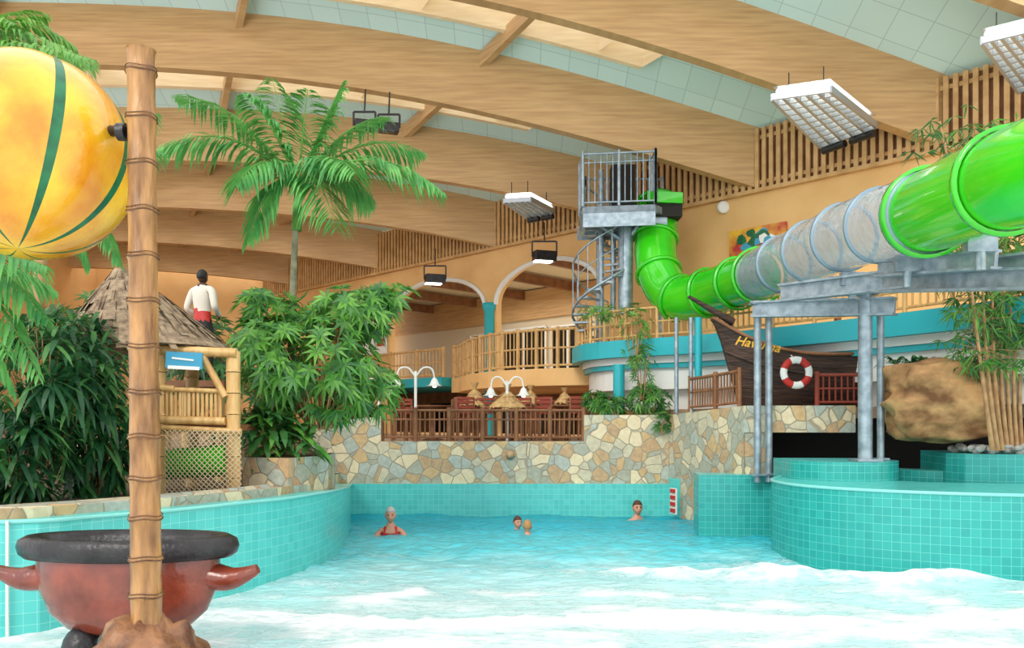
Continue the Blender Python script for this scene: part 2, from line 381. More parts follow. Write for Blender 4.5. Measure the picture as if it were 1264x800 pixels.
fw=M('wall_far',[m_wall,m_white,m_win]); fw.box((-14,33,4.5),(18,.2,10),0); fw.done()
lw=M('wall_left',[m_wall]); lw.box((-17,26,4.5),(.2,16,10),0); lw.done()
# ---------------- floors
g=M('floor',[m_floor]); g.box((-3,24.2,.7),(30,16.5,1.38)); g.done()
bf=M('beach_floor',[mat('beach_tile',(214,226,222),.4)]); bf.box((1,8.5,-.45),(20,16,.1)); bf.done()
# ---------------- pool walls
lwv=[(-6.5,6.2,1.0),(-4.2,6.67,.97),(-3.75,7.2,.95),(-3.3,7.95,.93),(-2.9,8.6,.93),(-2.6,9.2,.92),(-2.42,9.9,.91),(-2.38,10.6,.88),(-2.42,11.5,.84),(-2.55,12.5,.78),(-2.8,14,.7),(-3.08,15.5,.6)]
sp_=smooth(lwv,4)
pl=M('pool_wall_left',[m_tile,m_white,m_stone])
inner=[(p.x,p.y) for p in sp_]; outer=[(p.x-.35,p.y+.12) for p in sp_][::-1]; zt=[p.z for p in sp_]
pl.prism(inner+outer,-.4,zt+zt[::-1],0)
pl.tube([(-4.15,6.66,-.3),(-4.15,6.66,.98)],.014,6,1)
pl.tube([Vector((p.x+.01,p.y,p.z)) for p in sp_],.02,6,0)
q=sp_[:34]; o1=[(p.x-.3,p.y+.12) for p in q]; o2=[(p.x-.75,p.y+.3) for p in q][::-1]; zz=[p.z+.09 for p in q]
pl.prism(o1+o2,.3,zz+zz[::-1],2)
pl.done()
pb=M('pool_wall_back',[m_tile,m_white]); pb.prism([(-3.2,15.5),(3.0,15.5),(3.0,15.75),(-3.2,15.75)],-.4,.6,0)
pb.prism([(3.0,15.5),(3.9,13.1),(4.0,13.3),(3.2,15.75)],-.4,.72,0); pb.done()
sw=M('stone_wall',[m_stone])
XA=(385-CX)*.0156;XB=(470-CX)*.0156;XC=(721-CX)*.0156;XD=(825-CX)*.0156
sw.prism([(XA,15.6),(XB,15.6),(XB,15.95),(XA,15.95)],-.2,[1.75,1.9,1.9,1.75],0)
sw.prism([(XB,15.6),(XC,15.6),(XC,15.95),(XB,15.95)],-.2,1.41,0)
sw.prism([(XC,15.6),(XD,15.6),(XD+.1,15.95),(XC,15.95)],-.2,1.92,0)
sw.prism([(XD,15.6),(3.72,13.0),(3.95,13.2),(XD+.2,15.95)],-.2,[1.92,2.05,2.05,1.92],0)
sw.prism([(3.72,13.0),(5.45,12.85),(5.45,13.1),(3.85,13.25)],1.62,2.05,0)
sw.prism([(3.74,13.02),(4.15,12.98),(4.15,13.2),(3.9,13.2)],-.2,1.7,0)
sw.lathe([(.07,0),(.09,-.02),(0,-.03)],((630-CX)*.0156,15.59,1.15),16,0,mx=Matrix.Rotation(math.radians(-90),3,'X'))
sw.done()
dk=M('raised_deck',[m_floor,m_dark])
dk.prism([(3.2,15.9),(3.95,13.27),(5.5,13.12),(10,10.5),(13,10.5),(6,17),(3,17)],1.85,2.03,0)
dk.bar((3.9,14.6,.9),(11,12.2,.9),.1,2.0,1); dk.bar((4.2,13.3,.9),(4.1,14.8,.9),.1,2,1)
dk.done()
def arc(cx,cy,r,a0,a1,n=20): return [(cx+r*math.cos(math.radians(a0+(a1-a0)*k/n)),cy+r*math.sin(math.radians(a0+(a1-a0)*k/n))) for k in range(n+1)]
tb=M('pool_wall_right',[m_tile2,m_tile,m_white])
tb.prism([(2.98,12.92),(4.35,12.72),(6.2,12.5),(6.2,12.82),(3.05,13.6)],-.4,[.94,.96,.96,.96,.94],0,1)
front=[Vector(p+(0,)) for p in [(3.95,11.9),(3.62,11.3),(3.56,10.7),(3.7,10.15),(4.1,9.65),(4.6,9.3),(5.2,9.02),(5.8,8.87),(6.6,8.75),(8,8.6)]]
fr=[(p.x,p.y) for p in smooth(front,4)]
tb.prism(fr+[(8.3,10.4),(7,10.6),(5.6,10.9),(4.8,11.6),(4.2,12.1)],-.4,.98,0,1)
tb.prism([(3.98,12.0)]+arc(4.75,11.75,.78,190,350,16)+[(5.5,12.3),(4.0,12.4)],.5,1.24,0,1)
tb.prism([(6.0,11.2),(6.1,10.9),(7.2,10.5),(9,10.1),(9,12),(6.2,12.3)],.3,1.36,0,1)
tb.prism([(5.5,11.8),(6.05,11.3),(6.2,11.8),(5.6,12.2)],.3,1.1,0,1)
tb.tube([Vector((x,y,.985)) for x,y in fr],.022,6,1)
tb.done()
sg=M('warning_sign',[m_white,m_red]); sg.box((2.97,14.9,.33),(.03,.2,.48),0,.36)
for k in range(4): sg.box((2.96,14.88,.16+k*.12),(.05,.14,.07),1,.36)
sg.done()
pbx=M('pebble_bed',[mat('pebbles',(140,140,135),.8,c2=(190,188,180),scale=9)])
for k in range(150):
    pbx.ball((U(6.2,8.3),U(10.75,11.5),1.38+U(0,.08)),(U(.04,.08),U(.04,.08),U(.03,.05)),0,8)
pbx.done()
# ---------------- water
nx,ny=420,400; x0,x1,y0,y1=-4.4,8.2,4.8,15.55
V=[];fo=[];dp=[]
for j in range(ny+1):
    y=y0+(y1-y0)*(j/ny)**1.15
    for i in range(nx+1):
        x=x0+(x1-x0)*i/nx
        w=noise.noise(Vector((x*.5,y*.5,0)))
        n1=noise.fractal(Vector((x*1.1,y*1.8,3)),1,2,4); n2=noise.fractal(Vector((x*3.5,y*5,7)),1,2,3)
        sc2=max(.35,min(1,(y-7)/4))
        z=(.045*n1+.024*n2)*sc2+.03*math.sin(y*2.2+w*3+x*.4)
        yc=9.3+.3*math.sin(x*.9+1)+.22*noise.noise(Vector((x*1.3,0,5)))
        cr=math.exp(-((y-yc)/.2)**2)*max(0,min(1,(x-.2)/1.8))*(.75+.5*noise.noise(Vector((x*1.5,2,8))))
        cr=max(0,cr)
        z+=cr*(.17+.1*noise.noise(Vector((x*3,y*3,1))))
        yc2=7.3+.15*math.sin(x*1.4)+.2*noise.noise(Vector((x*1.1,9,5)))
        cr2=math.exp(-((y-yc2)/.3)**2); z+=cr2*(.03+.04*abs(n2))
        yc3=8.3+.3*math.sin(x*.8+2)+.3*noise.noise(Vector((x*.9,4,2)))
        cr3=math.exp(-((y-yc3)/.14)**2)*max(0,n1+.4)
        f=1.5*cr**.7*(.7+n2)+1.25*cr2*(.8+.6*n2)+.6*cr3+max(0,min(1,(7.0-y)/.5))*.3*(1+n2)+(.55*max(0,min(1,(10.8-y)/2.6)))*(.8+1.2*n1)
        f+=max(0,.5-abs(y-10.5+.4*math.sin(x*.8))*1.1)*max(0,n1+.4)*1.2
        V.append((x,y,z)); fo.append(max(0,min(1,f))); dp.append(max(0,min(1,(y-8.0)/7.0+.15*n1+.09*n2)))
Fc=[(j*(nx+1)+i,j*(nx+1)+i+1,(j+1)*(nx+1)+i+1,(j+1)*(nx+1)+i) for j in range(ny) for i in range(nx)]
me=bpy.data.meshes.new('pool_water'); me.from_pydata(V,[],Fc); me.polygons.foreach_set('use_smooth',[True]*len(Fc))
for nm,dat in(('foam',fo),('depth',dp)):
    at=me.attributes.new(nm,'FLOAT','POINT'); at.data.foreach_set('value',dat)
m=bpy.data.materials.new('pool_water'); m.use_nodes=True; n=m.node_tree.nodes; l=m.node_tree.links; b=n['Principled BSDF']
af=n.new('ShaderNodeAttribute'); af.attribute_name='foam'; ad=n.new('ShaderNodeAttribute'); ad.attribute_name='depth'
tc=n.new('ShaderNodeTexCoord'); mp=n.new('ShaderNodeMapping'); mp.inputs['Scale'].default_value=(1,1.9,1); l.new(tc.outputs['Object'],mp.inputs[0])
r=n.new('ShaderNodeValToRGB'); e=r.color_ramp.elements; e[0].color=lin((188,228,228)); e[0].position=0; e[1].color=lin((24,156,178)); e[1].position=1
x=e.new(.22); x.color=lin((158,220,224)); x=e.new(.48); x.color=lin((86,202,214)); x=e.new(.75); x.color=lin((42,180,200))
l.new(ad.outputs['Fac'],r.inputs[0])
t=n.new('ShaderNodeTexNoise'); t.inputs['Scale'].default_value=5; t.inputs['Detail'].default_value=10; t.inputs['Roughness'].default_value=.72; t.inputs['Distortion'].default_value=1.5; l.new(mp.outputs[0],t.inputs['Vector'])
ma=n.new('ShaderNodeMath'); ma.operation='MULTIPLY_ADD'; ma.inputs[1].default_value=2.2; l.new(t.outputs[0],ma.inputs[0])
sb=n.new('ShaderNodeMath'); sb.operation='MULTIPLY_ADD'; sb.inputs[1].default_value=1.6; sb.inputs[2].default_value=-1.62; l.new(af.outputs['Fac'],sb.inputs[0]); l.new(sb.outputs[0],ma.inputs[2]); ma.use_clamp=True
mx=n.new('ShaderNodeMixRGB'); l.new(ma.outputs[0],mx.inputs[0]); l.new(r.outputs[0],mx.inputs[1]); mx.inputs[2].default_value=lin((238,246,246)); l.new(mx.outputs[0],b.inputs['Base Color'])
mr=n.new('ShaderNodeMapRange'); mr.inputs[3].default_value=.08; mr.inputs[4].default_value=.75; l.new(ma.outputs[0],mr.inputs[0]); l.new(mr.outputs[0],b.inputs['Roughness'])
t2=n.new('ShaderNodeTexNoise'); t2.inputs['Scale'].default_value=6; t2.inputs['Detail'].default_value=6; l.new(mp.outputs[0],t2.inputs['Vector'])
ad2=n.new('ShaderNodeMath'); ad2.operation='MULTIPLY_ADD'; ad2.inputs[1].default_value=.4; l.new(ma.outputs[0],ad2.inputs[0]); l.new(t2.outputs[0],ad2.inputs[2])
bp=n.new('ShaderNodeBump'); bp.inputs['Strength'].default_value=.8; bp.inputs['Distance'].default_value=.05; l.new(ad2.outputs[0],bp.inputs['Height']); l.new(bp.outputs[0],b.inputs['Normal'])
me.materials.append(m); o=bpy.data.objects.new('pool_water',me); S.collection.objects.link(o)

# ---------------- left planter
pt=M('planter_left',[m_stone,m_soil])
pt.prism([(-9,6.9),(-4.9,7.1),(-4.2,8.3),(-3.5,9.3),(-3.2,10.3),(-3.2,12),(-3.3,15.5),(-3.3,15.9),(-12,15.9),(-12,7)],-.3,[1.0]*2+[.98,.96,.9,.85,.8,.8,1,1],0,1)
a=P(300,565,10.6);b=P(356,565,10.3);c=P(405,570,11.2)
pt.prism([(a.x,a.y),(b.x,b.y),(c.x,c.y),(c.x-.1,c.y+.9),(a.x,a.y+1.2)],.6,1.33,0,1)
pt.done()

# ---------------- foreground
bp_=M('bamboo_pole',[m_bamb,m_node]); ys=[62,90,148,205,262,318,374,430,486,540,592,640,690,735,780]
top=P(174,62,5.0);bot=P(181,790,5.0)
pts=[];rad=[]
for i in range(len(ys)-1):
    for t in(0,.04,.08,.5,.92,.96):
        yy=ys[i]+(ys[i+1]-ys[i])*t; k=(yy-62)/(790-62); pts.append(top.lerp(bot,k)); rad.append((.081+.012*k)*(1.1 if t in(0,) else 1.05 if t in(.04,.96) else 1.0 if t!=.5 else .955))
bp_.tube(pts,rad,28,0)
for y in ys[1:-1]:
    k=(y-62)/728; p=top.lerp(bot,k); r=(.081+.012*k)
    for dz in(0,.022):
        ring=[p+Vector(((r+.0078)*math.cos(a),(r+.0078)*math.sin(a),dz+.006*math.sin(3*a+y))) for a in [2*math.pi*q/24 for q in range(25)]]
        bp_.tube(ring,.0055 if dz==0 else .003,5,1,False)
bp_.done()
def blob(name,c,r,mt,amp=.25,fr=2.0,seg=40,seed=0):
    m=M(name,[mt])
    def w(q):
        k=Vector((q.x/r[0],q.y/r[1],q.z/r[2])); f=1+amp*noise.fractal(k*fr+Vector((seed,0,0)),1,2,4); return Vector((q.x*f,q.y*f,q.z*f))
    m.ball(c,r,0,seg,warp=w); return m
b=blob('pole_base_rock',(-2.27,5.02,.16),(.38,.38,.42),m_rockr,.22,2.6); b.done()
ml=M('melon_bucket',[m_yellow,m_dgreen,m_black,m_steel])
cc=P(36,194,5.35); N=128; prof=[(.645*math.sin(math.pi*i/48),-.67*math.cos(math.pi*i/48)) for i in range(49)]
def mw(p):
    a=math.atan2(p.y,p.x); f=1+.03*abs(math.cos(4*(a)))
    return Vector((p.x*f,p.y*f,p.z))
ml.lathe(prof,cc,N,0,mx=(Matrix.Rotation(math.radians(-16),3,'X')@Matrix.Rotation(math.radians(-3),3,'Y')@Matrix.Rotation(math.radians(-24),3,'Z')),mfun=lambda i,k:1 if (k%16) in(7,8) else 0,warp=mw)
q=P(150,163,5.05); ml.tube([cc+Vector((.5,-.1,.14)),q+Vector((.1,0,0))],.035,10,2); ml.tube([q+Vector((-.02,0,0)),q+Vector((.03,0,0))],.055,12,2)
ml.done()
ca=M('cauldron',[m_rust,m_black])
c0=Vector((-2.84,6.0,0)); SY=Matrix.Diagonal((1,.42,1))
ca.lathe([(0,.22),(.25,.22),(.45,.28),(.58,.4),(.65,.56),(.675,.7),(.67,.8),(.66,.86)],c0,56,0,mx=SY)
ca.lathe([(.66,.79),(.76,.80),(.80,.83),(.815,.88),(.80,.93),(.74,.96),(.66,.955),(.6,.9),(.55,.75),(0,.7)],c0,56,1,mx=SY)
for sg_ in(-1,1):
    pts=smooth([c0+Vector((sg_*.58,0,.66)),c0+Vector((sg_*.75,-.03,.64)),c0+Vector((sg_*.87,-.04,.67)),c0+Vector((sg_*.97,-.04,.715))],5)
    ca.tube(pts,[.115-.08*k/(len(pts)-1) for k in range(len(pts))],14,0)
for a in(20,140,215,320):
    a=math.radians(a); p=c0+Vector((.36*math.cos(a),.2*math.sin(a),.14)); ca.ball(p,(.13,.12,.17),1,14)
ca.done()

# ---------------- hut
ht=M('thatched_hut',[m_bambl,m_thatch,m_brown,m_rope,m_green,m_blue,m_white])
ap=Vector((P(150,0,10.6).x,10.6,P(150,335,10.6).z)); er=1.1
hx=P(182,0,10.6).x
for lay in range(7):
    t=lay/7; r1=er*(1-t*.9); z1=2.72+(ap.z-2.72)*t
    for k in range(int(90*(1-t*.7))):
        a=U(0,6.283); 
        cxl=hx+(ap.x-hx)*t; cx2=hx+(ap.x-hx)*min(1,t+.25)
        p0=Vector((cxl+r1*1.04*math.cos(a),10.6+r1*math.sin(a),z1+U(-.1,.02))); r2=max(.03,er*(1-min(1,t+.25)*.92)); p1=Vector((cx2+r2*math.cos(a),10.6+r2*math.sin(a),2.72+(ap.z-2.72)*min(1,t+.25)+.03))
        w=U(.02,.055); d=Vector((-math.sin(a),math.cos(a),0))*w
        ht.add([p0-d,p0+d,p1+d*.6,p1-d*.6],[(0,1,2,3)],1)
vs=[]
for t in(0,.5,1):
    for k in range(24):
        a=k/24*6.283; r=er*.98*(1-t)+.01; vs.append((hx+(ap.x-hx)*t+r*math.cos(a),10.6+r*math.sin(a),2.74+(ap.z-2.76)*t))
ht.add(vs,[(i*24+k,i*24+(k+1)%24,(i+1)*24+(k+1)%24,(i+1)*24+k) for i in range(2) for k in range(24)]+[tuple(range(24))],1)
hx1=P(288,0,10).x; hx0=P(196,0,10).x
for x,y in((hx1,10.0),(hx0,10.0),(hx1,11.3),(hx0-.1,11.3)):
    z=.85
    while z<2.65:
        ht.tube([(x,y,z),(x,y,z+.03),(x,y,z+.25)],[.095,.085,.085],12,0); z+=.26
def hb(px0,py0,px1,py1,r=.045,d=9.93,mi=0): ht.tube([P(px0,py0,d),P(px1,py1,d)],r,8,mi)
hb(196,432,292,436,.06); hb(196,518,278,520,.05); hb(250,440,278,490,.045); hb(200,528,298,533,.04); hb(196,478,215,480,.04)
for k in range(13): hb(206+k*5.5,482,206+k*5.5,515,.022,9.98)
hb(200,480,275,483,.03,9.95)
ht.prism([(hx0-.1,10),(hx1+.05,10),(hx1+.05,11.3),(hx0-.1,11.3)],1.68,1.76,2)
for sgn in(1,-1):
    for k in range(-12,29):
        pts=[]
        for j in range(13):
            t=j/12; x=(k-t*12)/15 if sgn<0 else (k+t*12)/15
            if 0<=x<=1: pts.append(P(203+95*x,531+80*t,9.85)+Vector((0,-.12*math.sin(math.pi*t)*math.sin(math.pi*x),0)))
        if len(pts)>1: ht.tube(pts,.006,4,3,False)
ht.tube([P(203,611,9.85),P(298,611,9.85)],.015,6,3)
ht.tube([P(192,574,10.3),P(284,568,10.1)],.2,14,4)
a=P(205,444,9.8);b=P(250,446,9.8); ht.bar(a,b,.03,.2,5); ht.bar(a+Vector((.03,-.02,-.09)),b+Vector((-.03,-.02,-.09)),.01,.04,6)
ht.bar(a+Vector((.08,-.02,.02)),b+Vector((-.1,-.02,.01)),.01,.02,6)
ht.done()

# ---------------- figures
def skinfig(name,joints,edges,mats,mf,root=0,parent=None):
    me=bpy.data.meshes.new(name); names=list(joints); me.from_pydata([joints[k][0] for k in names],[(names.index(a),names.index(b)) for a,b in edges],[])
    o=bpy.data.objects.new(name,me); S.collection.objects.link(o)
    o.modifiers.new('skin','SKIN')
    for i,k in enumerate(names):
        r=joints[k][1]; r=r if hasattr(r,'__len__') else (r,r)
        me.skin_vertices[0].data[i].radius=r; me.skin_vertices[0].data[i].use_root=(i==root)
    sb=o.modifiers.new('sub','SUBSURF'); sb.levels=2; sb.render_levels=2
    dg=bpy.context.evaluated_depsgraph_get(); m2=bpy.data.meshes.new_from_object(o.evaluated_get(dg)); bpy.data.objects.remove(o)
    m2.materials.clear()
    for m in mats: m2.materials.append(m)
    for p in m2.polygons: p.use_smooth=True; p.material_index=mf(p.center)
    o=bpy.data.objects.new(name,m2); S.collection.objects.link(o)
    if parent: o.parent=parent
    return o
def head(m,c,sc,yaw,hair,skin=0,longh=False):
    Rz=Matrix.Rotation(yaw,3,'Z')
    def w(q):
        x,y,z=q
        if z<-.03: x*=1-(-z-.03)*3.2; y=y*(1-(-z-.03)*1.5)-(.012 if y<0 else 0)
        if y<0:
            y-= .028*math.exp(-((x/.014)**2))*math.exp(-(((z+.012)/.02)**2))
            y+= .012*math.exp(-(((abs(x)-.032)/.016)**2))*math.exp(-(((z-.012)/.014)**2))
            y-= .006*math.exp(-((x/.03)**2))*math.exp(-(((z+.055)/.01)**2))
        return Vector((x,y,z))*sc
    m.ball(c,(.076,.094,.118),skin,28,warp=w,mx=Rz)
    c=Vector(c)
    for sx in(-1,1):
        m.ball(c+Rz@(Vector((sx*.031,-.08,.012))*sc),.012*sc,2,8); m.ball(c+Rz@(Vector((sx*.078,.005,-.005))*sc),(.012*sc,.02*sc,.03*sc),skin,8)
        m.ball(c+Rz@(Vector((sx*.031,-.088,.032))*sc),(.018*sc,.006*sc,.004*sc),hair,6)
    m.ball(c+Rz@(Vector((0,-.088,-.052))*sc),(.024*sc,.008*sc,.008*sc),3,8)
    def hw(q):
        x,y,z=q
        if y<-.02 and z<.05: y=-.02+(y+.02)*.3; x*=.93
        if z<-.04 and not longh: z=-.04+(z+.04)*.2; x*=.9
        return Vector((x,y+.006,z+.01))*sc
    m.ball(c,(.085,.104,.122),hair,24,warp=hw,mx=Rz)
def swimmer(name,px,py,d,sc,yaw,hairm,suit=None):
    base=P(px,py,d); c=Vector((base.x,base.y,base.z))
    m=M('head',[m_skin,hairm,m_eye,m_lip]); 
    par=bpy.data.objects.new(name,None); S.collection.objects.link(par)
    head(m,c,sc,yaw,1); m.done(par)
    Rz=Matrix.Rotation(yaw,3,'Z')
    g=lambda x,y,z:tuple(c+Rz@(Vector((x,y,z))*sc))
    J={'pelvis':(g(0,.12,-.78),.15*sc),'belly':(g(0,.09,-.6),.13*sc),'chest':(g(0,.05,-.38),(.17*sc,.12*sc)),'neckb':(g(0,.03,-.2),.06*sc),'neck':(g(0,.015,-.08),.052*sc)}
    E=[('pelvis','belly'),('belly','chest'),('chest','neckb'),('neckb','neck')]
    for s,n_ in((-1,'l'),(1,'r')):
        J[n_+'sh']=(g(s*.16,.05,-.26),.058*sc);J[n_+'el']=(g(s*.3,-.08,-.45),.045*sc);J[n_+'wr']=(g(s*.34,-.3,-.42),.03*sc);J[n_+'ha']=(g(s*.34,-.39,-.42),(.035*sc,.015*sc))
        E+=[('neckb',n_+'sh'),(n_+'sh',n_+'el'),(n_+'el',n_+'wr'),(n_+'wr',n_+'ha')]
        J[n_+'hip']=(g(s*.1,.15,-.9),.09*sc);J[n_+'kn']=(g(s*.13,.0,-1.2),.06*sc);J[n_+'an']=(g(s*.13,.15,-1.5),.04*sc)
        E+=[('pelvis',n_+'hip'),(n_+'hip',n_+'kn'),(n_+'kn',n_+'an')]
        for q in range(4):
            k=n_+'f%d'%q; J[k]=(g(s*.34+(q-1.5)*.018,-.46+.008*abs(q-1.5),-.425),.008*sc); J[k+'t']=(g(s*.34+(q-1.5)*.021,-.49,-.44),.007*sc); E+=[(n_+'ha',k),(k,k+'t')]
        J[n_+'th']=(g(s*.30,-.41,-.42),.009*sc); E.append((n_+'wr',n_+'th'))
    def mf(p):
        q=(Rz.inverted()@(p-c))/sc
        if suit and q.z<-.25 and abs(q.x)<.15: return 1
        if suit and q.z<-.17 and .06<abs(q.x)<.1: return 1
        return 0
    skinfig('body',J,E,[m_skin,suit or m_skin],mf,0,par)
swimmer('swimmer_woman',482,636,12.9,1.05,.1,m_grey,m_swim)
swimmer('swimmer_man',787,627,15.0,1.12,.1,m_bhair)
swimmer('swimmer_child',639,645,13.4,.85,.5,m_bhair)
swimmer('swimmer_child',651,650,12.8,.85,3.0,m_blond)
pd=13.0; fz=P(250,342,pd).z; px_=P(250,0,pd).x
par=bpy.data.objects.new('pirate_statue',None); S.collection.objects.link(par)
m=M('head',[mat('dark_skin',(70,44,32),.5),m_blk,m_eye,m_lip]); hc_=Vector((px_,pd,fz)); head(m,hc_,.95,2.8,1); m.done(par)
Rz=Matrix.Rotation(2.8,3,'Z'); g=lambda x,y,z:tuple(hc_+Rz@Vector((x,y,z)))
J={'pelvis':(g(0,0,-.72),(.15,.12)),'belly':(g(0,0,-.56),(.125,.1)),'chest':(g(0,0,-.33),(.18,.13)),'nb':(g(0,.01,-.18),.07),'nk':(g(0,.01,-.08),.052)}
E=[('pelvis','belly'),('belly','chest'),('chest','nb'),('nb','nk')]
for s,n_ in((-1,'l'),(1,'r')):
    J[n_+'sh']=(g(s*.19,0,-.22),.07);J[n_+'el']=(g(s*.28,.05,-.5),.055);J[n_+'wr']=(g(s*.2,-.14,-.6),.04);J[n_+'ha']=(g(s*.16,-.2,-.62),(.04,.02))
    J[n_+'hip']=(g(s*.11,0,-.84),.1);J[n_+'kn']=(g(s*.14,-.02,-1.2),.065);J[n_+'an']=(g(s*.14,.02,-1.58),.045);J[n_+'to']=(g(s*.15,-.14,-1.63),.04)
    E+=[('nb',n_+'sh'),(n_+'sh',n_+'el'),(n_+'el',n_+'wr'),(n_+'wr',n_+'ha'),('pelvis',n_+'hip'),(n_+'hip',n_+'kn'),(n_+'kn',n_+'an'),(n_+'an',n_+'to')]
    for q in range(4):
        J[n_+'f%d'%q]=(g(s*.13,-.25,-.59-.02*q),.009);J[n_+'g%d'%q]=(g(s*.09,-.26,-.6-.02*q),.008);E+=[(n_+'ha',n_+'f%d'%q),(n_+'f%d'%q,n_+'g%d'%q)]
    J[n_+'th']=(g(s*.14,-.22,-.56),.01);E.append((n_+'wr',n_+'th'))
def pf(p):
    z=p.z-fz; q=Rz.inverted()@(p-hc_)
    if z>-.15: return 3
    if q.y<-.17 and z>-.7: return 3
    if z>-.54 : return 0
    if abs(q.x)>.2 and z>-.66: return 0
    if z>-.70: return 1
    return 2
skinfig('body',J,E,[m_shirt,m_red,m_blk,m.mats[0]],pf,0,par)
st=M('lookout_post',[m_bambl,m_brown]); zf=fz-1.68
st.prism([(px_-.5,pd-.45),(px_+.5,pd-.45),(px_+.5,pd+.45),(px_-.5,pd+.45)],zf-.1,zf,1)
for a in(-.42,.42):
    for b_ in(-.38,.38): st.tube([(px_+a,pd+b_,.8),(px_+a,pd+b_,zf)],.07,10,0)
st.done()

# ---------------- terrace
fe=M('terrace_fence',[m_brown]); rail(fe,[(XB+i*(XC-XB)/6,15.72,1.41) for i in range(7)],.6,.09,.02,0,mid=.42,postr=.05); fe.done()
def chair(name,x,y,z,rz,c):
    m=M(name,[m_brown,c]); Rz=Matrix.Rotation(rz,3,'Z')
    T=lambda a,b,q:Vector((x,y,z))+Rz@Vector((a,b,q))
    for a in(-.2,.2):
        m.bar(T(a,-.2,0),T(a,-.2,.45),.04,.04,0); m.bar(T(a,.2,0),T(a,.24,.9),.04,.04,0); m.bar(T(a,-.2,.62),T(a,.22,.64),.04,.03,0)
    m.bar(T(0,-.22,.45),T(0,.22,.45),.44,.05,1)
    for q in(.6,.7,.8,.88): m.bar(T(-.2,.22,q),T(.2,.22,q),.03,.06,1)
    m.done(bevel=.006)
for x,y,r in((-2.2,16.8,1),(-1.25,17.2,4),(-.85,16.45,.5),(.35,17.5,2.6),(.5,16.5,5.6),(1.5,17.6,.9),(1.3,16.5,3.4),(-2.4,17.9,.2),(-1.2,18.6,3.3),(.2,18.7,1.5),(-.55,17.5,3.1),(.9,18.9,.3)): chair('dining_chair',x,y,1.39,r,m_chair)
for x,y in((-1.7,17.4),(-.1,17.0),(1.0,17.2),(-.6,18.5)):
    m=M('cafe_table',[m_brown]); m.lathe([(0,1.40),(.25,1.40),(.05,1.46),(.04,2.08),(.38,2.1),(.4,2.14),(0,2.14)],(x,y,0),20); m.done()
def parasol(px,py,d,r,h):
    p=P(px,py,d); m=M('straw_parasol',[m_straw,m_brown]); m.tube([(p.x,p.y,1.39),(p.x,p.y,p.z+h*.8)],.025,8,1)
    for lay in range(3):
        for k in range(60):
            a=U(0,6.28); t=lay/3; r1=r*(1-t*.8); r0=r*(1-min(1,t+.5))*.9+.01; w=Vector((-math.sin(a),math.cos(a),0))*.02
            p0=Vector((p.x+r1*math.cos(a),p.y+r1*math.sin(a),p.z+h*t-U(0,.06)));p1=Vector((p.x+r0*math.cos(a),p.y+r0*math.sin(a),p.z+h*min(1,t+.5)))
            m.add([p0-w,p0+w,p1+w*.5,p1-w*.5],[(0,1,2,3)],0)
    m.lathe([(r*.95,0),(r*.5,h*.48),(0,h)],p,20,0)
    m.lathe([(.02,h*.9),(.09,h*1.35)],p,12,0)
    m.done()
parasol(586,500,17.5,.34,.36); parasol(626,503,16.4,.42,.35); parasol(697,497,18.5,.25,.25); parasol(655,497,18.9,.28,.3)
def lamppost(px,d,ytop,dx):
    p=P(px,ytop,d); m=M('terrace_lamp',[m_white,m_lamp]); m.tube([(p.x,p.y,1.39),(p.x,p.y,p.z)],.03,10)
    for a in(-1,1):
        q=smooth([(p.x,p.y,p.z-.12),(p.x+a*dx*.4,p.y,p.z+.06),(p.x+a*dx*.85,p.y,p.z+.04),(p.x+a*dx,p.y,p.z-.14)],5); m.tube(q,.018,8)
        c=Vector((p.x+a*dx,p.y,p.z-.3)); m.lathe([(.03,.16),(.06,.12),(.1,.02),(.17,0),(.15,-.01),(.06,.06)],c,18); m.ball(c+Vector((0,0,.01)),.05,1,10)
    m.done()
lamppost(513,16.3,458,.38); lamppost(626,16.3,470,.33); lamppost(468,17.5,472,.3)

# ---------------- blue balcony
bb=M('round_balcony',[m_turq,m_white,m_bambl,m_cream])
pp=[(706,19.2),(708,18.4),(722,17.5),(765,16.7),(850,15.8),(950,14.5),(1060,13.1),(1180,11.7),(1290,10.6),(1400,9.8)]
pv=smooth([Vector(((a-CX)*d/F,d,0)) for a,d in pp],4)
poly=[(p.x,p.y) for p in pv]+[(10.5,11.9),(3.2,19.2)]
bb.prism(poly,3.12,3.47,0,3)
def inset(k):
    c=Vector((7,17,0)); return [(p+(c-p).normalized()*k) for p in pv]
i1=inset(.25); bb.prism([(p.x,p.y) for p in i1]+[(10.4,11.9),(3.2,19.2)],2.98,3.12,1)
i3=inset(.3); bb.prism([(p.x,p.y) for p in i3]+[(10.4,11.9),(3.2,19.2)],2.88,2.98,0)
i2=inset(.42); bb.prism([(p.x,p.y) for p in i2]+[(10.3,11.9),(3.2,19.2)],2.45,2.88,1)
i4=inset(.8); bb.prism([(p.x,p.y) for p in i4]+[(10.3,11.9),(3.2,19.2)],2.04,2.45,1)
rp=inset(.12)[2:]; rail(bb,[Vector((p.x,p.y,3.47)) for p in rp[::2]],.62,.12,.022,2,mid=.34,postr=.04)
bb.done()
sc_=M('steel_posts',[m_steel,m_turq])
for px,d,y0_,y1_,r,mi in((835,15.2,392,510,.04,0),(853,15.0,392,510,.04,0),(862,15.0,392,465,.07,1),(764,16.6,450,510,.12,1)):
    sc_.tube([P(px,y1_,d),P(px,y0_,d)],r,12,mi)
sc_.done()

